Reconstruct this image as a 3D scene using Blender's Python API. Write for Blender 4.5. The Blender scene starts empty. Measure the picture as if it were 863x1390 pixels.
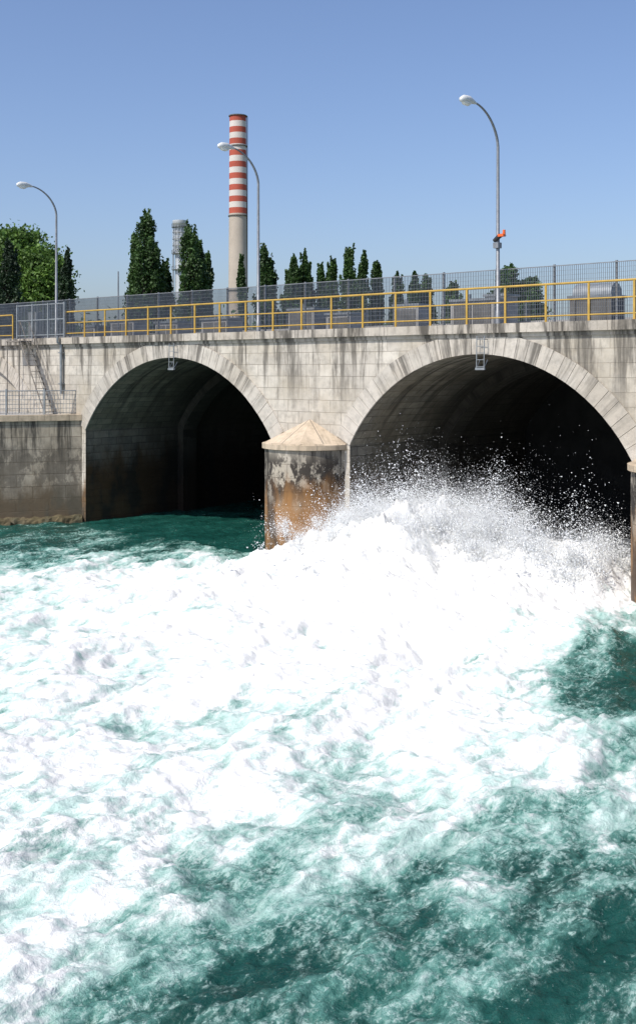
import bpy, math, random
import numpy as np
from mathutils import Vector, Matrix

random.seed(7)
rng = np.random.default_rng(11)
scene = bpy.context.scene
F = 1500.0; CX = 431.0; HY = 502.0; CAMZ = 6.2
AX, AY = -10.66, 46.2
ux, uy = 0.752, -0.659
nx, ny = 0.659, 0.752
ROT = math.atan2(uy, ux)

def W(s, d, z=0.0):
    return (AX + ux*s + nx*d, AY + uy*s + ny*d, z)
def s_at(px, d=0.0):
    k = (px-CX)/F
    return (k*(AY+ny*d) - AX - nx*d)/(ux - uy*k)
def zat(py, px, d):
    s = s_at(px, d); w = W(s, d)
    return CAMZ + (HY-py)/F*w[1]

# ------------------------------------------------------------ noise
def _h(ix, iy, seed):
    h = (ix.astype(np.int64)*374761393 + iy.astype(np.int64)*668265263 + seed*974711) & 0xffffffff
    h = ((h ^ (h >> 13))*1274126177) & 0xffffffff
    h = h ^ (h >> 16)
    return h/4294967296.0*2*np.pi
def perlin(x, y, seed=0):
    ix = np.floor(x); iy = np.floor(y); fx = x-ix; fy = y-iy
    u = fx*fx*fx*(fx*(fx*6-15)+10); v = fy*fy*fy*(fy*(fy*6-15)+10)
    def g(dx, dy):
        a = _h(ix+dx, iy+dy, seed)
        return np.cos(a)*(fx-dx)+np.sin(a)*(fy-dy)
    a = g(0,0)*(1-u)+g(1,0)*u
    b = g(0,1)*(1-u)+g(1,1)*u
    return (a*(1-v)+b*v)*1.5
def fbm(x, y, octv=5, seed=0, ridged=False, gain=.5):
    r = np.zeros_like(x); a = 1.0; t = 0
    for o in range(octv):
        n = perlin(x, y, seed+o*17)
        if ridged: n = 1-2*np.abs(n)
        r += a*n; t += a; a *= gain
        x, y = (x*1.6+y*1.2)+3.1, (-x*1.2+y*1.6)+7.7
    return r/t

# ------------------------------------------------------------ mesh builder
class MB:
    def __init__(s): s.v=[]; s.f=[]; s.m=[]; s.uv=[]; s.sm=[]
    def poly(s, pts, m=0, uv=None, smooth=False):
        b=len(s.v); s.v += [tuple(p) for p in pts]
        s.f.append(tuple(range(b,b+len(pts)))); s.m.append(m); s.sm.append(smooth)
        s.uv.append(uv if uv else [(p[0]+p[1], p[2]) for p in pts])
    def box(s, x0,x1,y0,y1,z0,z1,m=0):
        P=lambda x,y,z:(x,y,z)
        s.poly([P(x0,y0,z0),P(x1,y0,z0),P(x1,y0,z1),P(x0,y0,z1)],m,[(x0,z0),(x1,z0),(x1,z1),(x0,z1)])
        s.poly([P(x1,y1,z0),P(x0,y1,z0),P(x0,y1,z1),P(x1,y1,z1)],m,[(x1,z0),(x0,z0),(x0,z1),(x1,z1)])
        s.poly([P(x0,y1,z0),P(x0,y0,z0),P(x0,y0,z1),P(x0,y1,z1)],m,[(y1,z0),(y0,z0),(y0,z1),(y1,z1)])
        s.poly([P(x1,y0,z0),P(x1,y1,z0),P(x1,y1,z1),P(x1,y0,z1)],m,[(y0,z0),(y1,z0),(y1,z1),(y0,z1)])
        s.poly([P(x0,y0,z1),P(x1,y0,z1),P(x1,y1,z1),P(x0,y1,z1)],m,[(x0,y0),(x1,y0),(x1,y1),(x0,y1)])
        s.poly([P(x0,y1,z0),P(x1,y1,z0),P(x1,y0,z0),P(x0,y0,z0)],m,[(x0,y1),(x1,y1),(x1,y0),(x0,y0)])
    def tube(s, path, rads, n=8, m=0, caps=True, smooth=True):
        path=[Vector(p) for p in path]
        if not isinstance(rads,(list,tuple)): rads=[rads]*len(path)
        rings=[]; L=0; prev=None
        for i,p in enumerate(path):
            if i==0: t=path[1]-p
            elif i==len(path)-1: t=p-path[i-1]
            else: t=path[i+1]-path[i-1]
            t.normalize()
            if prev is None:
                a=Vector((0,0,1)) if abs(t.z)<.9 else Vector((1,0,0))
                e1=t.cross(a).normalized()
            else:
                e1=(prev-t*prev.dot(t)).normalized()
            prev=e1; e2=t.cross(e1)
            rings.append([p+(e1*math.cos(2*math.pi*k/n)+e2*math.sin(2*math.pi*k/n))*rads[i] for k in range(n)])
        b=len(s.v)
        for r in rings: s.v += [tuple(q) for q in r]
        for i in range(len(rings)-1):
            for k in range(n):
                k2=(k+1)%n
                s.f.append((b+i*n+k,b+i*n+k2,b+(i+1)*n+k2,b+(i+1)*n+k)); s.m.append(m); s.sm.append(smooth)
                s.uv.append([(k*.1,i*.3),(k*.1+.1,i*.3),(k*.1+.1,i*.3+.3),(k*.1,i*.3+.3)])
        if caps:
            s.poly(list(reversed(rings[0])),m); s.poly(rings[-1],m)
    def obj(s, name, mats, local=False, parent=None):
        me=bpy.data.meshes.new(name); me.from_pydata(s.v,[],s.f)
        for mt in mats: me.materials.append(mt)
        me.polygons.foreach_set('material_index', s.m)
        me.polygons.foreach_set('use_smooth', s.sm)
        uvl=me.uv_layers.new(name='UVMap')
        flat=[c for f in s.uv for q in f for c in q]
        uvl.data.foreach_set('uv', flat)
        me.update()
        o=bpy.data.objects.new(name,me); scene.collection.objects.link(o)
        if local and parent is None:
            o.location=(AX,AY,0); o.rotation_euler=(0,0,ROT)
        if parent: o.parent=parent
        return o
def empty(name, local=False):
    o=bpy.data.objects.new(name,None); scene.collection.objects.link(o)
    if local: o.location=(AX,AY,0); o.rotation_euler=(0,0,ROT)
    return o

# ------------------------------------------------------------ node helpers
class NT:
    def __init__(s,name):
        s.mat=bpy.data.materials.new(name); s.mat.use_nodes=True
        s.t=s.mat.node_tree; s.bsdf=s.t.nodes['Principled BSDF']
    def n(s,typ,**kw):
        nd=s.t.nodes.new(typ)
        for k,v in kw.items(): setattr(nd,k,v)
        return nd
    def l(s,a,b): s.t.links.new(a,b)
    def setin(s,sock,v):
        if isinstance(v,bpy.types.NodeSocket): s.l(v,sock)
        elif v is not None: sock.default_value=v
    def math(s,op,a,b=None,c=None,clamp=False):
        nd=s.n('ShaderNodeMath',operation=op,use_clamp=clamp)
        s.setin(nd.inputs[0],a); s.setin(nd.inputs[1],b); s.setin(nd.inputs[2],c)
        return nd.outputs[0]
    def noise(s,vec,scale=1,detail=5,rough=.55,dist=0,out=0):
        nd=s.n('ShaderNodeTexNoise'); s.l(vec,nd.inputs['Vector'])
        nd.inputs['Scale'].default_value=scale; nd.inputs['Detail'].default_value=detail
        nd.inputs['Roughness'].default_value=rough; nd.inputs['Distortion'].default_value=dist
        return nd.outputs[out]
    def mapv(s,vec,scale=(1,1,1),loc=(0,0,0),rot=(0,0,0)):
        nd=s.n('ShaderNodeMapping'); s.l(vec,nd.inputs[0])
        nd.inputs['Scale'].default_value=scale; nd.inputs['Location'].default_value=loc
        nd.inputs['Rotation'].default_value=rot
        return nd.outputs[0]
    def rng(s,v,a,b,c=0,d=1,smooth=True):
        nd=s.n('ShaderNodeMapRange'); nd.interpolation_type='SMOOTHSTEP' if smooth else 'LINEAR'
        s.setin(nd.inputs[0],v)
        for i,x in enumerate((a,b,c,d)): s.setin(nd.inputs[i+1],x)
        return nd.outputs[0]
    def mix(s,f,a,b,blend='MIX'):
        nd=s.n('ShaderNodeMix',data_type='RGBA',blend_type=blend)
        s.setin(nd.inputs[0],f)
        for i,x in ((6,a),(7,b)):
            if isinstance(x,tuple): x=(*x[:3],1)
            s.setin(nd.inputs[i],x)
        return nd.outputs[2]
    def bump(s,h,strength=.3,dist=.02):
        nd=s.n('ShaderNodeBump'); s.l(h,nd.inputs['Height'])
        nd.inputs['Strength'].default_value=strength; nd.inputs['Distance'].default_value=dist
        s.l(nd.outputs[0],s.bsdf.inputs['Normal']); return nd
    def uv(s): return s.n('ShaderNodeTexCoord').outputs['UV']
    def pos(s): return s.n('ShaderNodeNewGeometry').outputs['Position']
    def z(s):
        x=s.n('ShaderNodeSeparateXYZ'); s.l(s.pos(),x.inputs[0]); return x.outputs[2]

def stone_mat(name, c1, c2, mortar, bw=.95, rh=.40, ms=.012, streak=.6, topz=None, wet=2.4, wetcol=(.05,.035,.02), orange=.5, patch=.5, grime=(.04,.036,.03), deep=False, band=None, ocol=(.30,.14,.035)):
    t=NT(name); uv=t.uv(); z=t.z(); p=t.pos()
    wv=t.n('ShaderNodeVectorMath',operation='ADD')
    nn=t.noise(uv,3.0,2,.5,0,1); sc=t.n('ShaderNodeVectorMath',operation='SCALE'); t.l(nn,sc.inputs[0]); sc.inputs['Scale'].default_value=.02
    t.l(uv,wv.inputs[0]); t.l(sc.outputs[0],wv.inputs[1])
    br=t.n('ShaderNodeTexBrick'); t.l(wv.outputs[0],br.inputs['Vector'])
    br.inputs['Color1'].default_value=(*c1,1); br.inputs['Color2'].default_value=(*c2,1); br.inputs['Mortar'].default_value=(*mortar,1)
    br.inputs['Scale'].default_value=1; br.inputs['Mortar Size'].default_value=ms; br.inputs['Mortar Smooth'].default_value=.3
    br.inputs['Brick Width'].default_value=bw; br.inputs['Row Height'].default_value=rh; br.inputs['Bias'].default_value=-.1
    col=br.outputs[0]
    n1=t.noise(p,.55,5,.6); n2=t.noise(p,4.0,5,.65); n3=t.noise(p,26,3,.6)
    col=t.mix(t.rng(n1,.38,.68,0,patch),col,tuple(x*y for x,y in zip(c1,(.66,.62,.55))))
    col=t.mix(t.rng(n2,.4,.75,0,.5),col,tuple(min(1,x*.5) for x in c2),)
    col=t.mix(t.math('MULTIPLY',n3,.25),col,(.5,.47,.42),'OVERLAY')
    sv=t.mapv(uv,(1.9,.2,1)); st=t.noise(sv,1.0,5,.66,.3)
    a=t.rng(st,.46,.62,0,1)
    if topz is not None:
        k=t.rng(z,topz-2.8,topz,.2,1.4); a=t.math('MULTIPLY',a,k,clamp=True)
    sv2=t.mapv(uv,(9,.6,1)); st2=t.noise(sv2,1.0,3,.6)
    a=t.math('MULTIPLY',a,t.rng(st2,.3,.6,.45,1))
    a=t.math('MULTIPLY',a,streak)
    col=t.mix(a,col,grime)
    if band:
        b0,b1,amt=band
        bn=t.noise(t.mapv(p,(1.3,1.3,.8)),1.6,6,.7)
        bk=t.math('MULTIPLY',t.rng(z,b0-.5,b0+.4),t.rng(z,b1-.3,b1+.5,1,0))
        col=t.mix(t.math('MULTIPLY',t.math('MULTIPLY',t.rng(bn,.44,.52),bk),amt),col,(.035,.03,.026))
    zz=t.math('ADD',z,t.math('MULTIPLY',t.math('SUBTRACT',t.noise(t.mapv(p,(1,1,.35)),1.3,5,.65),.5),3.4))
    wcol=t.mix(t.rng(t.noise(t.mapv(p,(1,1,.5),(3,1,0)),1.1,5,.6),.40,.55,0,orange),wetcol,ocol)
    col=t.mix(t.rng(zz,wet-.9,wet+.5,.9,0),col,wcol)
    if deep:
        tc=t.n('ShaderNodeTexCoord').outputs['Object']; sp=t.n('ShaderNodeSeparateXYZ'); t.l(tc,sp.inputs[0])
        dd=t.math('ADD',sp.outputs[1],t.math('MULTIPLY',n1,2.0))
        col=t.mix(t.rng(dd,1.5,6.5,0,.85),col,(.012,.011,.010))  # shade inside the vault painted into the stone colour, near black with depth
    t.l(col,t.bsdf.inputs['Base Color'])
    t.l(t.rng(zz,wet-1.2,wet,.5,.92),t.bsdf.inputs['Roughness'])
    t.bsdf.inputs['Specular IOR Level'].default_value=.3
    h=t.math('ADD',t.math('MULTIPLY',br.outputs[1],-1.0),t.math('ADD',t.math('MULTIPLY',n2,.9),t.math('MULTIPLY',n3,.5)))
    t.bump(h,.6,.025)
    return t.mat
def plain(name,col,rough=.5,metal=0,var=.25,scale=6,rust=0):
    t=NT(name); p=t.pos(); n=t.noise(p,scale,5,.6)
    c=t.mix(t.rng(n,.3,.7,0,1),tuple(x*(1-var) for x in col),tuple(min(1,x*(1+var)) for x in col))
    if rust: c=t.mix(t.rng(t.noise(p,scale*2,5,.7),.55,.7,0,rust),c,(.16,.06,.02))
    t.l(c,t.bsdf.inputs['Base Color']); t.bsdf.inputs['Roughness'].default_value=rough; t.bsdf.inputs['Metallic'].default_value=metal
    t.bump(n,.15,.01)
    return t.mat
def leafmat(name,c1,c2):
    t=NT(name); a=t.n('ShaderNodeAttribute',attribute_name='rnd')
    c=t.mix(a.outputs['Fac'],c1,c2)
    n=t.noise(t.pos(),.6,2,.5)
    c=t.mix(t.rng(n,.4,.6,0,.6),c,tuple(x*.5 for x in c1))
    t.l(c,t.bsdf.inputs['Base Color']); t.bsdf.inputs['Roughness'].default_value=.6
    tr=t.n('ShaderNodeBsdfTranslucent'); t.l(c,tr.inputs[0])
    mx=t.n('ShaderNodeMixShader'); mx.inputs[0].default_value=.25
    t.l(t.bsdf.outputs[0],mx.inputs[1]); t.l(tr.outputs[0],mx.inputs[2])
    t.l(mx.outputs[0],t.t.nodes['Material Output'].inputs[0])
    return t.mat

M_face=stone_mat('stone_spandrel',(.59,.55,.48),(.45,.415,.36),(.32,.29,.245),topz=7.3,streak=.82,wet=1.6,grime=(.08,.072,.06),patch=.75)
M_vous=stone_mat('stone_voussoir',(.54,.50,.44),(.45,.42,.37),(.2,.18,.15),bw=30,rh=30,ms=0.001,topz=7.3,streak=.75,wet=1.6)
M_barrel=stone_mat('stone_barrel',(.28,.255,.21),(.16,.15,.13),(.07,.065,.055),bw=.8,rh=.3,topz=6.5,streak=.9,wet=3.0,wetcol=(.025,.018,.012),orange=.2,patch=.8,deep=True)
M_pier=stone_mat('stone_pier_nose',(.48,.44,.37),(.36,.33,.28),(.2,.18,.15),bw=1.0,rh=.45,topz=3.9,streak=1.0,wet=2.4,orange=.9,wetcol=(.06,.03,.014),band=(1.9,3.35,.97),ocol=(.31,.15,.045))
M_quay=stone_mat('stone_quay',(.50,.44,.35),(.39,.34,.27),(.2,.17,.13),bw=1.3,rh=.5,topz=4.4,streak=.9,wet=1.7,orange=.15,wetcol=(.09,.075,.05),band=(1.3,3.0,.5))
M_cap=stone_mat('stone_cap',(.58,.48,.36),(.50,.41,.30),(.25,.22,.18),bw=1.0,rh=3,streak=.3,wet=-5,patch=.4)
M_corn=stone_mat('stone_cornice',(.52,.475,.41),(.42,.385,.335),(.2,.18,.16),bw=1.9,rh=5,topz=7.6,streak=.85,wet=-5)
M_conc=plain('concrete',(.33,.32,.30),.85,0,.2,1.5)
M_concd=plain('concrete_dark',(.12,.115,.105),.85,0,.3,1.2)
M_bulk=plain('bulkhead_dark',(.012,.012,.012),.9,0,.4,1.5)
M_asph=plain('asphalt',(.05,.05,.05),.9,0,.2,8)
M_yel=plain('yellow_paint',(.44,.28,.05),.55,0,.15,4,rust=.6)
M_galv=plain('galvanised_steel',(.24,.25,.26),.5,.5,.15,5)
M_steel=plain('painted_grey_steel',(.24,.26,.27),.5,.3,.2,4,rust=.25)
M_rust=plain('weathered_steel',(.20,.18,.155),.8,.2,.3,6,rust=.5)
M_white=plain('lamp_glass',(.75,.75,.72),.3,0,.05,5)
M_lamph=plain('lamp_housing',(.6,.61,.6),.4,0,.05,5)
M_orange=plain('orange_plastic',(.7,.12,.02),.4,0,.05,5)
M_black=plain('black_metal',(.03,.03,.03),.5,0,.1,5)
M_red=plain('chimney_red',(.42,.085,.05),.8,0,.15,.08)
M_cwhite=plain('chimney_white',(.62,.58,.53),.8,0,.08,.08)
M_ccon=plain('chimney_concrete',(.46,.40,.33),.9,0,.12,.08)
M_silver=plain('silver_stack',(.55,.58,.60),.45,.3,.1,.1)
M_ground=plain('ground_grass',(.10,.12,.05),.95,0,.35,.05)
M_bark=plain('bark',(.10,.08,.06),.9,0,.3,3)
M_rock=stone_mat('rock_algae',(.17,.14,.085),(.13,.11,.06),(.1,.08,.05),wet=.3,orange=.1,streak=.2,wetcol=(.05,.05,.03))

# ------------------------------------------------------------ bridge
bridge=empty('stone_arch_bridge',True)
ZS=3.75; ZC=6.68; RISE=ZC-ZS; TOP=7.28; DEPTH=11.0
arches=[(-12.4,-1.9),(1.55,12.1),(15.55,25.35),(28.8,39.0)]
S0,S1=-34.0,46.0
def arc(a,b,n=48,extra=0.0):
    c=(a+b)/2; h=(b-a)/2; R=(h*h+RISE*RISE)/(2*RISE); zc=ZC-R
    th=math.asin(h/R)
    return [(c+(R+extra)*math.sin(-th+2*th*i/n), zc+(R+extra)*math.cos(-th+2*th*i/n)) for i in range(n+1)]
mb=MB(); bb=MB(); vb=MB()
cur=S0
for (a,b) in arches:
    mb.poly([(cur,0,-2),(a,0,-2),(a,0,TOP),(cur,0,TOP)],0,[(cur,-2),(a,-2),(a,TOP),(cur,TOP)])
    pts=arc(a,b)
    for i in range(len(pts)-1):
        (x0,z0),(x1,z1)=pts[i],pts[i+1]
        mb.poly([(x0,0,z0),(x1,0,z1),(x1,0,TOP),(x0,0,TOP)],0,[(x0,z0),(x1,z1),(x1,TOP),(x0,TOP)])
    prof=[(a,-2),(a,0),(a,1.9),(a,ZS)]+pts[1:-1]+[(b,ZS),(b,1.9),(b,0),(b,-2)]
    L=0
    dd=.25 if a<-10 else DEPTH
    for i in range(len(prof)-1):
        (x0,z0),(x1,z1)=prof[i],prof[i+1]; l=math.hypot(x1-x0,z1-z0)
        bb.poly([(x0,0,z0),(x0,dd,z0),(x1,dd,z1),(x1,0,z1)],0,[(0,L),(dd,L),(dd,L+l),(0,L+l)],False)
        L+=l
    if a>0:
        for (d0,d1,dr) in ((5.0,5.8,.35),):
            ins=arc(a,b,48,-dr)
            outer=[(a,-2)]+pts+[(b,-2)]
            inn=[(a+dr,-2)]+[(min(max(x,a+dr),b-dr),z) for x,z in ins]+[(b-dr,-2)]
            for i in range(len(outer)-1):
                o0,o1,i0,i1=outer[i],outer[i+1],inn[i],inn[i+1]
                bb.poly([(o0[0],d0,o0[1]),(o1[0],d0,o1[1]),(i1[0],d0,i1[1]),(i0[0],d0,i0[1])],0,[(i*.3,0),(i*.3+.3,0),(i*.3+.3,.35),(i*.3,.35)])
                bb.poly([(i0[0],d0,i0[1]),(i0[0],d1,i0[1]),(i1[0],d1,i1[1]),(i1[0],d0,i1[1])],0,[(d0,i*.3),(d1,i*.3),(d1,i*.3+.3),(d0,i*.3+.3)])
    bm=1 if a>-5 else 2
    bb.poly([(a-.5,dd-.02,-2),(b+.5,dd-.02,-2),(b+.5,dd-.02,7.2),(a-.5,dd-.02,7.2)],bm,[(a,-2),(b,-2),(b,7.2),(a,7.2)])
    nv=33
    T=.62
    c=(a+b)/2; h=(b-a)/2; R=(h*h+RISE*RISE)/(2*RISE); zc=ZC-R; th=math.asin(h/R)
    g=.006/R
    for i in range(nv):
        t0=-th+2*th*i/nv+g; t1=-th+2*th*(i+1)/nv-g
        pr=-.035-random.random()*.012
        tt=T*(1+random.uniform(-.01,.01))
        P=lambda r,t,d:(c+r*math.sin(t),d,zc+r*math.cos(t))
        q=[P(R-.01,t0,pr),P(R-.01,t1,pr),P(R+tt,t1,pr),P(R+tt,t0,pr)]
        k=[P(R-.01,t0,.02),P(R-.01,t1,.02),P(R+tt,t1,.02),P(R+tt,t0,.02)]
        uo=random.uniform(0,200)
        U=[(uo,0),(uo+.5,0),(uo+.5,.6),(uo,.6)]
        vb.poly(q,0,U)
        for e in range(4):
            f=(e+1)%4
            vb.poly([q[f],q[e],k[e],k[f]],0,U)
    cur=b
mb.poly([(cur,0,-2),(S1,0,-2),(S1,0,TOP),(cur,0,TOP)],0,[(cur,-2),(S1,-2),(S1,TOP),(cur,TOP)])
mb.obj('spandrel_wall',[M_face],parent=bridge)
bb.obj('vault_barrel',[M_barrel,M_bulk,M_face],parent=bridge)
vb.obj('voussoir_ring',[M_vous],parent=bridge)

cb=MB(); x=S0
while x<S1:
    w=1.9+random.uniform(-.01,.01); j=random.uniform(-.006,.006)
    cb.box(x+.006,min(x+w,S1)-.006,-.17+j,.5,TOP+.003,7.55+j*.6,0); x+=w
cb.box(S0,S1,-.06,.3,TOP-.12,TOP+.0015,0)
cb.obj('cornice',[M_corn],parent=bridge)
db=MB()
db.box(S0,S1,.52,1.9,TOP-.2,7.54,0)
db.box(S0,S1,1.9,2.05,TOP-.2,7.55,1)
db.box(S0,S1,2.05,8.6,TOP-.2,7.42,2)
db.box(S0,S1,8.6,8.75,TOP-.2,7.55,1)
db.box(S0,S1,8.75,DEPTH,TOP-.2,7.54,0)
db.obj('road_deck',[M_conc,M_conc,M_asph],parent=bridge)
for (sc_,r) in ((13.82,1.52),(27.08,1.62)):
    pb=MB(); NS=40
    for i in range(NS):
        a0=math.pi+math.pi*i/NS; a1=math.pi+math.pi*(i+1)/NS
        zs=[-2,0,.6,1.2,1.8,2.4,3.0,3.62]
        for j in range(len(zs)-1):
            q=[(sc_+r*math.cos(a),r*math.sin(a),zz) for a,zz in ((a0,zs[j]),(a1,zs[j]),(a1,zs[j+1]),(a0,zs[j+1]))]
            pb.poly(q,0,[(a0*r,zs[j]),(a1*r,zs[j]),(a1*r,zs[j+1]),(a0*r,zs[j+1])],True)
    NF=3; rc=r+.09; NS=39
    def cp(a,rr,z_): return (sc_+rr*math.cos(a),min(0.0,rr*math.sin(a)),z_)
    for i in range(NS):
        a0=math.pi+math.pi*i/NS; a1=math.pi+math.pi*(i+1)/NS
        pb.poly([cp(a0,rc,3.60),cp(a1,rc,3.60),cp(a1,rc,3.76),cp(a0,rc,3.76)],1,[(a0*r,0),(a1*r,0),(a1*r,.15),(a0*r,.15)],True)
        pb.poly([cp(a1,rc,3.60),cp(a0,rc,3.60),cp(a0,r-.02,3.60),cp(a1,r-.02,3.60)],1)
    for i in range(NF):
        a0=math.pi+math.pi*i/NF; a1=math.pi+math.pi*(i+1)/NF
        sub=NS//NF
        for k in range(sub):
            b0=a0+(a1-a0)*k/sub; b1=a0+(a1-a0)*(k+1)/sub
            def ch(bv):
                f=(bv-a0)/(a1-a0); p0=cp(a0,rc,0); p1=cp(a1,rc,0); return (p0[0]+(p1[0]-p0[0])*f,p0[1]+(p1[1]-p0[1])*f)
            c0=ch(b0); c1=ch(b1)
            pb.poly([cp(b0,rc,3.76),cp(b1,rc,3.76),(c1[0],c1[1],3.80),(c0[0],c0[1],3.80)],1)
        c0=cp(a0,rc,3.80); c1=cp(a1,rc,3.80)
        pb.poly([c0,c1,(sc_,0,4.55)],1,[(i*1.0,0),(i*1.0+.98,0),(i*1.0+.5,1.4)])
    pb.obj('pier_nose',[M_pier,M_cap],parent=bridge)

def bracket(px):
    s=s_at(px,-.2); b=MB()
    for k in (-.13,.13):
        b.tube([(s+k,-.22,7.2),(s+k,-.24,6.25)],.016,6)
        b.tube([(s+k,-.22,7.1),(s+k,0.0,7.1)],.014,6)
    for i in range(5):
        z=6.3+i*.2; b.tube([(s-.13,-.23,z),(s+.13,-.23,z)],.012,6)
    b.box(s-.16,s+.16,-.27,-.19,6.2,6.27)
    b.tube([(s-.13,-.24,6.25),(s-.13,-.05,6.5)],.012,6)
    b.tube([(s+.13,-.24,6.25),(s+.13,-.05,6.5)],.012,6)
    b.obj('hanging_bracket',[M_steel],local=True)
bracket(233); bracket(652)

def railing(sa,sb,d=.12,z0=7.55):
    b=MB()
    for z,r in ((z0+1.08,.032),(z0+.62,.022),(z0+.18,.022)):
        b.tube([(sa,d,z),(sb,d,z)],r,8)
    n=max(1,int(round((sb-sa)/1.32)))
    for i in range(n+1):
        s=sa+(sb-sa)*i/n
        b.box(s-.03,s+.03,d-.022,d+.022,z0-.12,z0+1.06)
        b.box(s-.06,s+.06,d-.06,d+.06,z0,z0+.015)
    b.obj('railing',[M_yel],local=True)
railing(s_at(88,.12),44)
railing(-14,s_at(17,.12))

def fence(sa,sb,d,z0,z1,name='mesh_fence',bar=.062,dep=.026,post=2.0,hor=.14):
    b=MB(); s=sa
    while s<sb:
        b.box(s-.002,s+.002,d-dep/2,d+dep/2,z0,z1); s+=bar
    z=z0
    while z<=z1+.001:
        b.box(sa,sb,d-.005,d+.005,z-.003,z+.003); z+=hor
    for z in (z0,z1):
        b.box(sa,sb,d-.014,d+.014,z-.012,z+.014)
    s=sa
    while s<=sb+.01:
        b.box(s-.03,s+.03,d+.016,d+.076,z0-.1,z1+.05); s+=post
    return b.obj(name,[M_galv],local=True)
fence(-16,42,1.75,7.62,9.31)
fence(-16,42,10.3,7.6,8.9,bar=.12,hor=.25)

def lamp(px,d=1.35,extra=False):
    s=s_at(px,d); b=MB()
    zb=13.05
    b.tube([(s,d,7.5),(s,d,8.0),(s,d,8.02),(s,d,zb)],[.085,.08,.062,.045],12,0)
    path=[]
    for i in range(15):
        t=i/14
        path.append((s,d-1.35*t**1.6,zb+1.12*(1-(1-t)**1.7)))
    b.tube(path,[.045-.017*i/14 for i in range(15)],10,0)
    e=path[-1]
    h=[(s,e[1]+.12,e[2]-.02),(s,e[1]-.02,e[2]+.0),(s,e[1]-.25,e[2]+.02),(s,e[1]-.5,e[2]+.0),(s,e[1]-.64,e[2]-.04),(s,e[1]-.68,e[2]-.06)]
    b.tube(h,[.035,.07,.115,.12,.08,.02],12,1)
    b.tube([(s,e[1]-.12,e[2]-.05),(s,e[1]-.3,e[2]-.09),(s,e[1]-.5,e[2]-.09),(s,e[1]-.6,e[2]-.07)],[.03,.09,.085,.03],10,2)
    b.box(s-.12,s+.12,d-.12,d+.12,7.49,7.56,0)
    if extra:
        z=zat(321,px,d)
        b.tube([(s-.02,d,z),(s+.34,d-.1,z)],.02,6,0)
        b.box(s+.1,s+.3,d-.18,d-.04,z-.02,z+.06,3)
        b.tube([(s+.28,d-.1,z+.04),(s+.28,d-.1,z+.18)],[.05,.045],8,3)
        b.tube([(s-.1,d-.05,z-.12),(s+.14,d-.1,z+.02)],[.06,.08],8,4)
        b.box(s-.1,s+.08,d-.12,d+.09,z-.35,z-.18,0)
    return b.obj('street_lamp',[M_galv,M_lamph,M_white,M_orange,M_black],local=True)
lamp(76); lamp(350); lamp(675,extra=True)

def housing(px,d,w,h,dep,name='gate_hoist_housing',m=M_conc,style=0):
    s=s_at(px,d); b=MB(); z=7.5
    b.box(s-w/2,s+w/2,d,d+dep,z,z+h,0)
    b.box(s-w/2-.06,s+w/2+.06,d-.06,d+dep+.06,z+h,z+h+.09,1)
    if style==0:
        k=int(w/.7)
        for i in range(k):
            x=s-w/2+.1+i*(w-.2)/k
            b.box(x+.04,x+(w-.2)/k-.04,d-.03,d-.002,z+.15,z+h-.12,2)
        b.tube([(s-w/4,d+dep/2,z+h+.09),(s-w/4,d+dep/2,z+h+.3)],.09,10,1)
    else:
        b.tube([(s-w/2+.05,d+dep/2,z+h+.09),(s+w/2-.05,d+dep/2,z+h+.09)],dep*.42,16,1)
        for i in range(3):
            x=s-w/2+.2+i*(w-.4)/2
            b.box(x-.03,x+.03,d-.04,d-.002,z,z+h,2)
    b.obj(name,[m,M_steel,M_concd],local=True)
housing(408,7.2,1.5,1.25,1.0)
housing(458,7.4,1.3,1.0,1.0)
housing(550,7.0,1.2,1.2,.9)
housing(640,6.8,1.9,1.25,1.0)
housing(671,7.6,.9,1.45,.9)
housing(800,5.8,1.5,1.1,1.0,style=1,m=M_concd)
housing(225,7.4,1.6,.95,1.0)
housing(290,7.2,1.7,1.0,1.0)
housing(165,7.6,1.8,1.15,1.0)
housing(120,7.2,1.0,.9,1.0)
wb=MB(); x=S0
while x<S1-2:
    wb.box(x+.01,x+2.98,9.2,9.5,7.5,8.08+random.uniform(-.01,.01)); x+=3
wb.obj('concrete_barrier',[M_conc],local=True)
pb=MB(); s=s_at(160,4); pb.tube([(s,4,7.4),(s,4,zat(368,160,4))],[.04,.03],8); pb.box(s-.08,s+.08,3.9,4.1,7.4,7.6)
pb.obj('signal_pole',[M_galv],local=True)

gb=MB()
sa,sb=s_at(20,-.1),s_at(84,-.1)
for i in range(4):
    s=sa+(sb-sa)*i/3
    gb.box(s-.035,s+.035,-.02,.05,7.5,9.05,0)
for z in (7.7,8.35,9.0): gb.box(sa,sb,.0,.03,z-.02,z+.02,0)
x=sa
while x<sb:
    gb.box(x-.006,x+.006,.005,.025,7.65,9.0,0); x+=.11
gb.box(sa+.75,sa+1.35,.06,.35,7.56,8.7,1)
gb.obj('steel_gate',[M_steel,M_galv],local=True)
sb_=MB()
P0=4.35
x0,x1=s_at(28,-.7),s_at(62,-.7)
for dd in (-.75,-.3):
    sb_.tube([(x0,dd,7.45),(x1,dd,P0)],.026,6)
    sb_.tube([(x0,dd,8.25),(x1,dd,P0+.85)],.014,6)
    for t in (0,.33,.66,1):
        xx=x0+(x1-x0)*t; zz=7.45+(P0-7.45)*t
        sb_.tube([(xx,dd,zz),(xx,dd,zz+.82)],.012,6)
for i in range(13):
    t=(i+.5)/13; xx=x0+(x1-x0)*t; zz=7.45+(P0-7.45)*t
    sb_.box(xx-.08,xx+.08,-.75,-.3,zz-.01,zz+.01)
sb_.box(x0-1.0,x0,-.8,-.18,7.4,7.45)
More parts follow.
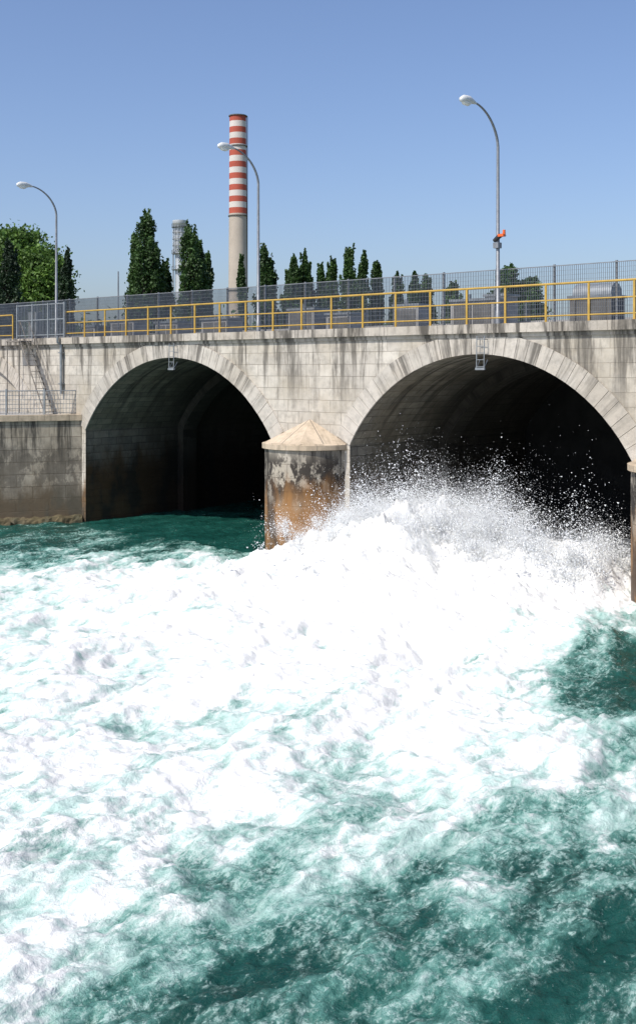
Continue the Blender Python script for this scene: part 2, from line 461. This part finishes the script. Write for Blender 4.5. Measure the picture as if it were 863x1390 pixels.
for xx in (x0-.95,x0-.05): sb_.tube([(xx,-.75,7.4),(xx,-.75,P0)],.024,6)
sb_.obj('steel_staircase',[M_rust],local=True)
pp=MB(); s=s_at(83,-.1)
pp.tube([(s,-.12,7.25),(s,-.12,5.2)],.06,10); pp.box(s-.1,s+.1,-.2,0,6.9,6.95); pp.box(s-.1,s+.1,-.2,0,5.6,5.65)
pp.tube([(s,-.12,7.25),(s,-.3,7.35),(s,-.3,7.6)],.05,8)
pp.obj('drain_pipe',[M_steel],local=True)

# ------------------------------------------------------------ quay left
q0=W(1.3,0); q1=(-13.0,44.1,0); q2=(-60,31,0)
back=W(-34,0)
QT=4.35
qb=MB()
pts=[(q0[0],q0[1]),(q1[0],q1[1]),(q2[0],q2[1])]
L=0
for i in range(2):
    (xa,ya),(xb,yb)=pts[i],pts[i+1]; l=math.hypot(xb-xa,yb-ya)
    nseg=int(l/2)+1
    for k in range(nseg):
        f0=k/nseg; f1=(k+1)/nseg
        A_=(xa+(xb-xa)*f0,ya+(yb-ya)*f0); B_=(xa+(xb-xa)*f1,ya+(yb-ya)*f1)
        qb.poly([(B_[0],B_[1],-2),(A_[0],A_[1],-2),(A_[0],A_[1],QT-.22),(B_[0],B_[1],QT-.22)],0,[(-(L+l*f1),-2),(-(L+l*f0),-2),(-(L+l*f0),QT-.2),(-(L+l*f1),QT-.2)])
        dx,dy=(xb-xa)/l,(yb-ya)/l
        ox,oy=(-dy,dx)
        if oy>0: ox,oy=-ox,-oy
        e=.08
        a0=(A_[0]+ox*e-dx*-.01,A_[1]+oy*e); b0=(B_[0]+ox*e,B_[1]+oy*e); a1=(A_[0]-ox*.5,A_[1]-oy*.5); b1=(B_[0]-ox*.5,B_[1]-oy*.5)
        qb.poly([(b0[0],b0[1],QT-.22),(a0[0],a0[1],QT-.22),(a0[0],a0[1],QT+.02),(b0[0],b0[1],QT+.02)],1,[(-(L+l*f1),0),(-(L+l*f0),0),(-(L+l*f0),.25),(-(L+l*f1),.25)])
        qb.poly([(b0[0],b0[1],QT+.02),(a0[0],a0[1],QT+.02),(a1[0],a1[1],QT+.02),(b1[0],b1[1],QT+.02)],1,[(-(L+l*f1),0),(-(L+l*f0),0),(-(L+l*f0),.6),(-(L+l*f1),.6)])
        qb.poly([(b0[0],b0[1],QT-.22),(B_[0],B_[1],QT-.22),(A_[0],A_[1],QT-.22),(a0[0],a0[1],QT-.22)],1)
    L+=l
qb.poly([(q0[0],q0[1],-2),(q0[0]+.05,q0[1]+.3,-2),(q0[0]+.05,q0[1]+.3,QT),(q0[0],q0[1],QT)],0)
qb.poly([(q0[0],q0[1],QT),(back[0],back[1]+1,QT),(-70,60,QT),(q2[0],q2[1],QT),(q1[0],q1[1],QT)],2)
qb.obj('quay_wall',[M_quay,M_cap,M_conc])
nl=90; rb=MB()
def lp(f,o,z):
    tot=12.0; a=f*tot
    l1=math.hypot(q1[0]-q0[0],q1[1]-q0[1])
    if a<l1: x=q0[0]+(q1[0]-q0[0])*a/l1; y=q0[1]+(q1[1]-q0[1])*a/l1
    else:
        l2=math.hypot(q2[0]-q1[0],q2[1]-q1[1]); x=q1[0]+(q2[0]-q1[0])*(a-l1)/l2; y=q1[1]+(q2[1]-q1[1])*(a-l1)/l2
    return (x+o*.27,y-o*.96,z)
prof=[(0,.26),(.12,.22),(.22,.15),(.3,.06),(.4,-.3)]
for i in range(nl-1):
    for j in range(4):
        q=[]
        for (ii,jj) in ((i,j),(i,j+1),(i+1,j+1),(i+1,j)):
            o,z=prof[jj]; n=float(fbm(np.array([ii*.35]),np.array([jj*.7]),3,5)[0])
            q.append(lp(ii/(nl-1),o*(1+.5*n)-.02*(jj==0),z+.2*n))
        rb.poly(q,0,None,False)
rb.obj('rock_ledge',[M_rock])
fb=MB()
def fl(f,z): return lp(f,-.35,z)
Lq=12.0
n=int(Lq/.12)
for i in range(n+1):
    p=fl(i/n,0); fb.box(p[0]-.006,p[0]+.006,p[1]-.006,p[1]+.006,QT+.05,QT+1.0)
for i in range(9):
    p=fl(i/8,0); fb.box(p[0]-.03,p[0]+.03,p[1]-.03,p[1]+.03,QT,QT+1.08)
for z in (QT+.1,QT+.28,QT+.46,QT+.64,QT+.82,QT+1.0):
    fb.tube([fl(i/40,z) for i in range(41)],.012 if z<QT+.9 else .022,5)
fb.obj('quay_fence',[M_steel])
rbk=MB(); e=W(44,0); e2=W(46,12)
rbk.poly([(e[0],e[1],-2),(45,-60,-2),(45,-60,7.5),(e[0],e[1],7.5)],0,[(0,-2),(80,-2),(80,7.5),(0,7.5)])
rbk.poly([(e[0],e[1],7.5),(45,-60,7.5),(200,-60,7.5),(200,30,7.5),(e2[0],e2[1],7.5)],1)
rbk.obj('riverbank_wall',[M_quay,M_ground])

g=MB()
g.poly([(-4000,DEPTH,7.43),(4000,DEPTH,7.43),(4000,6000,7.43),(-4000,6000,7.43)],0)
g.obj('ground',[M_ground],local=True)
bd=MB(); bd.poly([(-400,-300,-2.5),(400,-300,-2.5),(400,80,-2.5),(-400,80,-2.5)],0); bd.obj('riverbed',[M_concd])

# ------------------------------------------------------------ water
def axis(parts):
    out=[]
    for a,b,st in parts:
        n=max(1,int(round((b-a)/st))); out+=list(np.linspace(a,b,n,endpoint=False))
    out.append(parts[-1][1]); return np.array(out)
xs=axis([(-220,-40,6),(-40,-18,.6),(-18,-8,.1),(-8,12,.05),(12,22,.2),(22,60,1.5),(60,220,8)])
ys=axis([(-200,-20,8),(-20,6,.8),(6,9,.15),(9,17,.032),(17,26,.05),(26,38,.065),(38,50,.12),(50,62,1.0)])
X,Y=np.meshgrid(xs,ys)
Sg=(X-AX)*ux+(Y-AY)*uy; Dg=(X-AX)*nx+(Y-AY)*ny
ctrl=[(0,722,.12),(60,735,.2),(200,725,.1),(330,728,.1),(0,752,.38),(100,748,.4),(200,752,.42),(300,752,.5),(350,765,.65),(0,775,.66),(150,778,.75),(280,775,.85),(360,790,1),
(0,800,.9),(100,800,.95),(200,800,.98),(430,800,1.1),(0,900,.98),(0,1000,.94),(0,1100,.90),(0,1200,.85),(0,1290,.80),(0,1390,.70),(100,850,1.02),(100,950,1.0),(200,1000,1.0),(300,900,1.06),(400,900,1.1),
(600,900,1.06),(500,850,1.12),(600,1000,.98),(500,1050,.94),(400,1100,.90),(300,1080,.95),(150,1100,.93),(300,1150,.84),(200,1200,.82),(100,1200,.85),(120,1280,.76),(220,1280,.64),(300,1210,.62),(300,1290,.48),(400,1190,.60),(400,1250,.46),(400,1330,.34),
(500,1150,.74),(600,1130,.74),(600,1190,.50),(600,1290,.28),(500,1250,.40),(750,1200,.34),(750,1290,.27),(863,1290,.30),(863,1200,.38),(863,1130,.56),(750,1130,.62),(750,1070,.84),(863,1060,.80),(700,1000,.94),(800,1010,.80),(863,1000,.56),
(820,940,.16),(863,940,.05),(863,890,.1),(800,890,.45),(863,850,.6),(760,870,.92),(700,800,1.1),(800,810,1.1),(840,820,.95),(600,780,1.1),(500,770,1.1),(700,920,.95),(300,1390,.38),(700,1390,.24)]
Yc=np.clip(Y,9.5,60)
PX=CX+F*np.clip(X,-40,40)/Yc; PY=HY+F*CAMZ/Yc
PX=np.clip(PX,-60,930); PY=np.clip(PY,640,1400)
num=np.zeros_like(X); den=np.zeros_like(X)
for (a,b,v) in ctrl:
    sy=1.5 if b<830 else 1.0
    dd=((PX-a)**2+((PY-b)*sy*1.3)**2)/ (70.0**2) + .02
    w=1/dd**2; num+=w*v; den+=w
mask=num/den
inr=(Sg>15.5)&(Sg<25.4)&(Dg>-.5)
mask=np.where(inr,np.maximum(mask,1.05),mask)
inr2=(Sg>15.5)&(Sg<25.4)&(Dg>3)
mask=np.where(inr2,.8,mask)
inl=(Sg>-2)&(Sg<12.2)&(Dg>-1.0)
mask=np.where(inl,.03,mask)
solid=np.clip((mask-.75)/.3,0,1)
warp=fbm(Sg*.35,Dg*.25,3,91)
chop=.05+.09*np.clip(mask,0,.9)
big=fbm(Sg*.45+warp,Dg*.3,5,3)
rd=fbm(Sg*1.1+warp*.8,Dg*.75+warp*.5,6,33,True)
fine=fbm(Sg*3.2+warp,Dg*2.4,4,55)
cr=fbm(Sg*5.5+warp,Dg*4.2,4,58,True)
stk=fbm(Sg*.9+warp*1.2+Dg*.25,Dg*.16-Sg*.10,5,201,False,.6)
fade=np.clip((Y-4)/5,0.15,1)
H=(big*.32*(.5+mask)+ rd*chop*(1-.1*solid) + fine*.10*(1-.2*solid)+cr*.03*(1-.4*solid))*fade
def G(s,d,ss,sd1,sd2): 
    q=np.where(Dg<d,(Dg-d)/sd1,(Dg-d)/sd2)
    return np.exp(-((Sg-s)/ss)**2-q**2)
mound=1.30*G(19.2,-.3,1.4,3.6,2.0)+.90*G(17.2,-.9,1.5,3.2,1.5)+.6*G(15.5,-1.9,1.1,1.8,1.2)+.95*G(22.3,-.1,3.0,4.8,3.0)+.35*G(18,-5,6,4.5,3)+.45*G(24.3,-.4,.8,1.2,1.5)
mn=fbm(Sg*.9,Dg*.9,6,71,False,.58); mr=fbm(Sg*1.9+mn*2,Dg*1.9,6,77,True,.6); mf=fbm(Sg*6+mn*3,Dg*6,3,79,True,.6)
H=H+mound*(1+.6*mn+.25*mr)+np.clip(mound,0,1)*.06*mf
H=H-.05
near=(Sg>-2)&(Sg<12.5)&(Dg>-3)
H=np.where(near,H*.6,H)
nyy,nxx=X.shape
verts=np.stack([X.ravel(),Y.ravel(),H.ravel()],1)
idx=np.arange(nxx*nyy).reshape(nyy,nxx)
faces=np.stack([idx[:-1,:-1].ravel(),idx[:-1,1:].ravel(),idx[1:,1:].ravel(),idx[1:,:-1].ravel()],1)
def npmesh(name,verts,faces,k):
    me=bpy.data.meshes.new(name)
    me.vertices.add(len(verts)); me.vertices.foreach_set('co',verts.astype(np.float32).ravel())
    me.loops.add(faces.size); me.loops.foreach_set('vertex_index',faces.astype(np.int32).ravel())
    me.polygons.add(len(faces)); me.polygons.foreach_set('loop_start',np.arange(0,faces.size,k,dtype=np.int32))
    me.update(calc_edges=True); return me
wme=npmesh('water',verts,faces,4)
wme.polygons.foreach_set('use_smooth',np.ones(len(faces),bool))
at=wme.attributes.new('foam','FLOAT','POINT'); 
calm=np.where(inl,0.3,1.0)
fm=np.clip(mask+np.clip(mound,0,1.0)*.6+calm*((rd-.3)*.14+big*.16+fine*.10+cr*.05+stk*.50),-.2,1.7)
at.data.foreach_set('value',fm.astype(np.float32).ravel())
t=NT('river_water')
p=t.pos(); lv=t.mapv(p,(1,1,1),(0,0,0),(0,0,-ROT))
a=t.n('ShaderNodeAttribute',attribute_name='foam').outputs['Fac']
fv=t.mapv(lv,(1.0,.5,.8))
nA=t.noise(fv,.95,6,.62,.15)
wn=t.noise(fv,1.1,2,.6,0,1); sc=t.n('ShaderNodeVectorMath',operation='SCALE'); t.l(wn,sc.inputs[0]); sc.inputs['Scale'].default_value=.6
ad=t.n('ShaderNodeVectorMath',operation='ADD'); t.l(fv,ad.inputs[0]); t.l(sc.outputs[0],ad.inputs[1])
wv=ad.outputs[0]
nB=t.noise(wv,3.4,7,.74,0)
nD=t.noise(t.mapv(lv,(1,.7,1)),15,4,.72,0)
r1=t.noise(wv,2.2,5,.68,0)
def ridge(n,k): return t.math('SUBTRACT',1,t.math('MULTIPLY',t.math('ABSOLUTE',t.math('SUBTRACT',n,.5)),k),clamp=True)
f=t.math('ADD',a,t.math('MULTIPLY',t.math('SUBTRACT',nA,.5),1.1))
f=t.math('ADD',f,t.math('MULTIPLY',t.math('SUBTRACT',nB,.5),1.15))
f=t.math('ADD',f,t.math('MULTIPLY',t.math('SUBTRACT',nD,.5),.40))
deep=t.mix(t.rng(nA,.3,.7),(.006,.047,.038),(.015,.092,.074))
aer=t.mix(t.rng(f,.24,.72),deep,(.14,.33,.28))
foamf=t.rng(f,.48,.92)
lace=t.math('MULTIPLY',ridge(r1,16.0),t.rng(nD,.42,.6))
lace=t.math('MULTIPLY',lace,t.rng(f,.15,.6,0,.9))
spk=t.math('MULTIPLY',t.rng(t.math('ADD',nD,t.math('MULTIPLY',f,.20)),.67,.75),.6)
ff=t.math('MAXIMUM',t.math('MAXIMUM',foamf,lace),spk)
# thin foam shows the green water through it, in drawn-out veins
vs=t.math('ADD',t.math('MULTIPLY',nB,.6),t.math('MULTIPLY',t.noise(wv,1.3,5,.6,0),.4))
veil=t.mix(t.rng(t.math('ADD',vs,t.math('MULTIPLY',t.math('SUBTRACT',a,1.0),.30)),.38,.55),(.46,.61,.56),(.80,.80,.775))
foamc=t.mix(ff,aer,veil)
t.l(foamc,t.bsdf.inputs['Base Color'])
t.l(t.rng(ff,.1,.7,.12,.85),t.bsdf.inputs['Roughness'])
t.bsdf.inputs['IOR'].default_value=1.33
nC=t.noise(lv,7,5,.68,0)
hb=t.math('ADD',t.math('MULTIPLY',nB,.9),t.math('ADD',t.math('MULTIPLY',ff,.12),t.math('MULTIPLY',nC,.6)))
bn=t.bump(hb,.8,.10)
t.l(t.rng(a,.7,1.3,.85,.6),bn.inputs['Strength'])
wme.materials.append(t.mat)
wo=bpy.data.objects.new('water',wme); scene.collection.objects.link(wo)

# ------------------------------------------------------------ spray
def spray(specs,name='water_spray'):
    C=[];R=[]
    for (s,d,ss,sd,z0,vz,n_j,n_d,rs) in specs:
        for j in range(n_j):
            bs=s+np.clip(rng.normal(),-2,2)*ss; bd_=d+rng.normal()*sd
            v=np.array([rng.normal()*.9,-1.0+rng.normal()*.8,abs(rng.normal(vz,vz*.35))])
            k=int(n_d*rng.uniform(.4,1.6))
            T=rng.uniform(0,1,k)**1.1*(v[2]/9.8*1.5)
            spd=.38 if rs>.5 else .6
            vs=v[None]*(1+rng.normal(size=(k,3))*.13)+rng.normal(size=(k,3))*spd
            q=np.stack([bs+vs[:,0]*T,bd_+vs[:,1]*T,z0+rng.uniform(-.3,.2)+vs[:,2]*T-4.9*T*T],1)
            q+=rng.normal(size=(k,3))*.07
            C.append(q); R.append((.005+rng.exponential(.0042,k))*rs)
    C=np.concatenate(C); R=np.clip(np.concatenate(R),.0025,.026)
    keep=(C[:,0]<25.2); C=C[keep]; R=R[keep]
    n=len(C)
    oc=np.array([(1,1,1),(1,-1,-1),(-1,1,-1),(-1,-1,1)],float)
    fc=np.array([(0,1,2),(0,3,1),(0,2,3),(1,3,2)])
    V=C[:,None,:]+oc[None]*R[:,None,None]*.9
    Fc=(fc[None]+(np.arange(n)*4)[:,None,None]).reshape(-1,3)
    me=npmesh(name,V.reshape(-1,3),Fc,3)
    me.polygons.foreach_set('use_smooth',np.ones(len(Fc),bool))
    m=NT('spray_drops'); m.bsdf.inputs['Base Color'].default_value=(.85,.87,.87,1); m.bsdf.inputs['Roughness'].default_value=.5
    me.materials.append(m.mat)
    o=bpy.data.objects.new(name,me); scene.collection.objects.link(o)
    o.location=(AX,AY,0); o.rotation_euler=(0,0,ROT)
spray([(19.1,-.4,1.2,.9,1.5,2.9,200,330,1),(17.4,-.9,1.1,.9,1.1,2.5,140,300,1),(16.1,-1.6,.5,.8,.6,2.0,50,220,1),(20.8,-.4,.9,.8,.9,3.1,110,260,1),(22.8,-.4,1.3,1.0,.8,2.9,150,240,1),(24.3,-.6,.4,.6,.5,3.3,60,260,1),(18,-3.2,1.6,1.3,.7,1.3,90,180,1),
 (19.3,-.5,1.5,1.0,1.5,2.9,190,1000,.42),(17.4,-1.0,1.1,1.0,1.0,2.5,90,800,.42),(22.2,-.4,1.7,1.0,.8,3.0,190,900,.42)])

# ------------------------------------------------------------ trees
def leafmesh(name,C,size,mats,trunk):
    n=len(C)
    a=rng.normal(size=(n,3)); a/=np.linalg.norm(a,axis=1)[:,None]
    b=rng.normal(size=(n,3)); b-=a*(a*b).sum(1)[:,None]; b/=np.linalg.norm(b,axis=1)[:,None]
    sz=size*rng.uniform(.6,1.3,n)[:,None]
    V=np.stack([C-a*sz,C+b*sz*.6,C+a*sz,C-b*sz*.6],1).reshape(-1,3)
    Fq=np.arange(n*4).reshape(-1,4)
    tv=np.array(trunk.v)
    me=bpy.data.meshes.new(name)
    allv=np.concatenate([V,tv]); 
    tf=[tuple(i+n*4 for i in f) for f in trunk.f]
    me.from_pydata(allv.tolist(),[],Fq.tolist()+tf)
    for m in mats: me.materials.append(m)
    mi=np.zeros(len(Fq)+len(tf),np.int32); mi[len(Fq):]=1
    me.polygons.foreach_set('material_index',mi)
    at=me.attributes.new('rnd','FLOAT','FACE'); at.data.foreach_set('value',rng.uniform(0,1,len(mi)).astype(np.float32))
    me.update()
    o=bpy.data.objects.new(name,me); scene.collection.objects.link(o); return o
ML_pop=leafmat('poplar_leaves',(.032,.080,.018),(.09,.175,.042))
ML_cyp=leafmat('cypress_leaves',(.014,.038,.014),(.03,.065,.022))
ML_broad=leafmat('broadleaf_leaves',(.07,.15,.025),(.16,.28,.045))
GZ=7.43
def columnar(px,ytop,wpx,dist,name='poplar_tree',mat=None,dens=1.0,pk=.38,lean=None,ex=2.3):
    x=(px-CX)/F*dist; top=CAMZ+(HY-ytop)/F*dist; Hh=top-GZ; Rr=wpx/2/F*dist
    if lean is None: lean=rng.uniform(-.4,.7)
    ph=rng.uniform(0,6.28,4)
    tr=MB(); tr.tube([(0,0,0),(0,0,Hh*.3),(lean*.5,0,Hh*.65),(lean,0,Hh*.95)],[Rr*.13,Rr*.1,Rr*.06,.02],7)
    C=[]
    def prof(h):
        p=min(1,(h/.2)**.6) if h<pk else max(0,1-((h-pk)/(1-pk))**ex)
        return p
    nb=int(120*max(1,Hh/14))
    for i in range(nb):
        h=rng.uniform(.05,.92)
        ang=rng.uniform(0,2*math.pi)
        lump=1+.26*math.sin(h*15+ph[0]+ang)+.2*math.sin(h*29+ph[1]-2*ang)
        L=Hh*.055*rng.uniform(.6,1.9)
        r=Rr*prof(h)*rng.uniform(.4,1.0)*lump
        e=np.array([math.cos(ang)*r+lean*h,math.sin(ang)*r,h*Hh])
        s0=np.array([lean*h,0,max(.1,e[2]-r*1.8)])
        tr.tube([tuple(s0),tuple(e)],[.06,.02],4,0,False)
        k=int(85*dens*rng.uniform(.5,1.5))
        tt=rng.uniform(-.7,1,k)
        dirv=np.array([math.cos(ang)*.12,math.sin(ang)*.12,1])*L
        w=(.10+.30*(1-np.clip(tt,0,1))**1.0)*max(.25,min(1.0,Rr*.5))*(.45+.55*prof(h))
        c=e[None]+dirv[None]*tt[:,None]+rng.normal(size=(k,3))*w[:,None]
        C.append(c)
    k=int(60*Hh); hh=rng.uniform(.04,.97,k); pr=np.array([prof(q) for q in hh])
    an=rng.uniform(0,6.28,k); rr=Rr*pr*np.sqrt(rng.uniform(0,.5,k))
    C.append(np.stack([np.cos(an)*rr+lean*hh,np.sin(an)*rr,hh*Hh],1))
    C=np.concatenate(C)
    o=leafmesh(name,C,.15*dist/110,[mat or ML_pop,M_bark],tr)
    o.location=(x,dist,GZ); return o
def round_tree(px,ytop,wpx,dist,mat=None):
    x=(px-CX)/F*dist; top=CAMZ+(HY-ytop)/F*dist; Hh=top-GZ; Rr=wpx/2/F*dist
    tr=MB(); tr.tube([(0,0,0),(.1,0,Hh*.25),(0,.1,Hh*.6),(0,0,Hh*.85)],[.35,.27,.16,.05],8)
    C=[]
    for i in range(130):
        v=rng.normal(size=3); v/=np.linalg.norm(v); rad=rng.uniform(.35,1)**.6
        e=np.array([v[0]*Rr*rad,v[1]*Rr*rad,Hh*.60+v[2]*Hh*.34*rad])
        tr.tube([(0,0,Hh*rng.uniform(.22,.6)),tuple(e*np.array([.5,.5,1])+np.array([0,0,-.4])),tuple(e)],[.1,.06,.02],5,0,False)
        k=int(170*rng.uniform(.5,1.5)); c=e[None]+rng.normal(size=(k,3))*np.array([.55,.55,.36])*rng.uniform(.5,1.2)
        C.append(c)
    C=np.concatenate(C)
    o=leafmesh('broadleaf_tree',C,.14*dist/80,[mat or ML_broad,M_bark],tr); o.location=(x,dist,GZ)
for (px,yt,w,ds) in ((193,283,38,112),(205,312,36,113),(184,318,24,114),(224,352,22,116),(261,298,34,112),(271,322,26,114),(282,340,14,118),(331,344,12,120),(360,325,22,118),(369,345,18,119),(386,364,16,122),(403,345,20,116),(413,338,18,117),(422,352,12,120),(439,355,18,118),(449,349,18,118),(471,330,20,116),(487,338,15,120),(503,353,16,122),(512,352,14,122),(538,366,18,122),(560,367,20,118),(578,368,20,120),(618,380,24,118),(604,388,14,120)):
    columnar(px,yt,w,ds)
columnar(12,325,36,78,'cypress_tree',ML_cyp,1.3,.3,0,1.6)
columnar(90,335,21,80,'cypress_tree',ML_cyp,1.3,.3,0,1.6)
round_tree(22,296,86,88); round_tree(60,326,52,86); round_tree(-30,310,70,92)
columnar(690,356,34,70,'poplar_tree',ML_pop,1.1,.6,-.2,3); columnar(714,374,36,72,'poplar_tree',ML_pop,1.1,.6,.2,3)
columnar(703,378,44,71,'poplar_tree',ML_pop,1.1,.6,0,3)

C=[]
for i in range(420):
    px=rng.uniform(-80,640); ds=rng.uniform(125,150); x=(px-CX)/F*ds
    h=rng.uniform(.5,1)*(9.2-GZ+3.0)
    c=np.array([x,ds,GZ+h*.5])+rng.normal(size=(60,3))*np.array([1.2,1.2,h*.28])
    C.append(c)
tr=MB(); tr.tube([(-10,135,GZ),(-10,135,GZ+3)],.2,6)
leafmesh('distant_trees',np.concatenate(C),.35,[ML_pop,M_bark],tr)

# ------------------------------------------------------------ chimneys
def px2(px,dist): return (px-CX)/F*dist
D=430; cx=px2(322.3,D); zt=CAMZ+(HY-157)/F*D; zb=CAMZ+(HY-290)/F*D
chim=empty('striped_chimney'); chim.location=(cx,D,0)
c=MB(); NB=17
def rad(z): return (11.3+ (zt-z)/(zt-7)*2.0)/F*D
zs=[zt-(zt-zb)*i/NB for i in range(NB+1)]
for i in range(NB):
    c.tube([(0,0,zs[i+1]),(0,0,zs[i])],[rad(zs[i+1]),rad(zs[i])],36,0 if i%2==0 else 1,False)
c.tube([(0,0,7),(0,0,40),(0,0,zb)],[rad(7),rad(40),rad(zb)],36,2,False)
c.tube([(0,0,zt-1.5),(0,0,zt)],[rad(zt)*.8]*2,30,3,True)
for zz in (zt-.2,zt-12,zb-1,zb-30):
    c.tube([(0,0,zz),(0,0,zz+.35)],[rad(zz)+.35]*2,36,3)
c.box(rad(50)-.1,rad(50)+.25,-.3,.3,7,zt,3)
c.obj('chimney_shaft',[M_red,M_cwhite,M_ccon,M_concd],parent=chim)
D2=380; cx2=px2(244,D2); z2=CAMZ+(HY-299)/F*D2; zm=CAMZ+(HY-342)/F*D2
st=empty('steel_exhaust_stack'); st.location=(cx2,D2,0)
c=MB()
c.tube([(0,0,7),(0,0,zm)],1.7,28,0,False)
c.tube([(0,0,zm),(0,0,zm+1.5),(0,0,z2-2.2)],[1.7,2.1,2.1],28,0)
c.tube([(0,0,z2-2.2),(0,0,z2-1.9),(0,0,z2)],[2.1,2.6,2.6],28,0)
for k in range(14):
    an=k*math.pi/7
    c.tube([(2.5*math.cos(an),2.5*math.sin(an),zm),(2.5*math.cos(an),2.5*math.sin(an),z2-2)],.10,5,0,False)
    an2=an+math.pi/7
    for j in range(4):
        za=zm+(z2-2-zm)*j/4; zb2=zm+(z2-2-zm)*(j+1)/4
        c.tube([(2.5*math.cos(an),2.5*math.sin(an),za),(2.5*math.cos(an2),2.5*math.sin(an2),zb2)],.06,4,1,False)
for k in range(5):
    zz=zm+(z2-2-zm)*k/4; c.tube([(2.55*math.cos(q*math.pi/12),2.55*math.sin(q*math.pi/12),zz) for q in range(25)],.14,5,1,False)
for zz in (zm-6,zm-.5,z2-2.3):
    c.tube([(0,0,zz-.12),(0,0,zz)],2.95,24,1)
    for k in range(16):
        an=k*math.pi/8; c.tube([(2.9*math.cos(an),2.9*math.sin(an),zz),(2.9*math.cos(an),2.9*math.sin(an),zz+1.1)],.05,4,1,False)
    c.tube([(2.9*math.cos(q*math.pi/12),2.9*math.sin(q*math.pi/12),zz+1.1) for q in range(25)],.06,4,1,False)
c.box(-2.4,-2.1,-1.4,-1.1,7,zm,1); c.box(-2.4,-2.1,-.7,-.4,7,zm,1)
c.obj('stack_shell',[M_silver,M_steel],parent=st)

# ------------------------------------------------------------ light & sky
el=math.radians(52)
hx,hy=(-.10*ux-nx),(-.10*uy-ny); l=math.hypot(hx,hy); hx/=l; hy/=l
sd=Vector((hx*math.cos(el),hy*math.cos(el),math.sin(el)))
sun=bpy.data.lights.new('sun','SUN'); sun.energy=4.5; sun.angle=math.radians(.5); sun.color=(1,.95,.87)
so=bpy.data.objects.new('sun',sun); scene.collection.objects.link(so)
so.rotation_euler=sd.to_track_quat('Z','Y').to_euler()
w=bpy.data.worlds.new('World'); scene.world=w; w.use_nodes=True
nt=w.node_tree; bg=nt.nodes['Background']; sky=nt.nodes.new('ShaderNodeTexSky')
sky.sky_type='NISHITA'; sky.sun_disc=False; sky.sun_elevation=el; sky.sun_rotation=math.atan2(hx,hy)
sky.air_density=1.0; sky.dust_density=1.9; sky.ozone_density=2.7
mul=nt.nodes.new('ShaderNodeMix'); mul.data_type='RGBA'; mul.blend_type='MULTIPLY'; mul.inputs[0].default_value=1
mul.inputs[7].default_value=(.99,1.0,1.12,1)
nt.links.new(sky.outputs[0],mul.inputs[6]); nt.links.new(mul.outputs[2],bg.inputs[0]); bg.inputs[1].default_value=.14

cam=bpy.data.cameras.new('camera'); co=bpy.data.objects.new('camera',cam); scene.collection.objects.link(co)
co.location=(0,0,CAMZ); co.rotation_euler=(math.radians(90),0,0)
cam.sensor_fit='HORIZONTAL'; cam.sensor_width=24; cam.lens=24*F/863; cam.shift_y=-193/863; cam.clip_end=10000; cam.clip_start=.1
scene.camera=co
scene.view_settings.view_transform='Standard'; scene.view_settings.look='None'; scene.view_settings.exposure=0
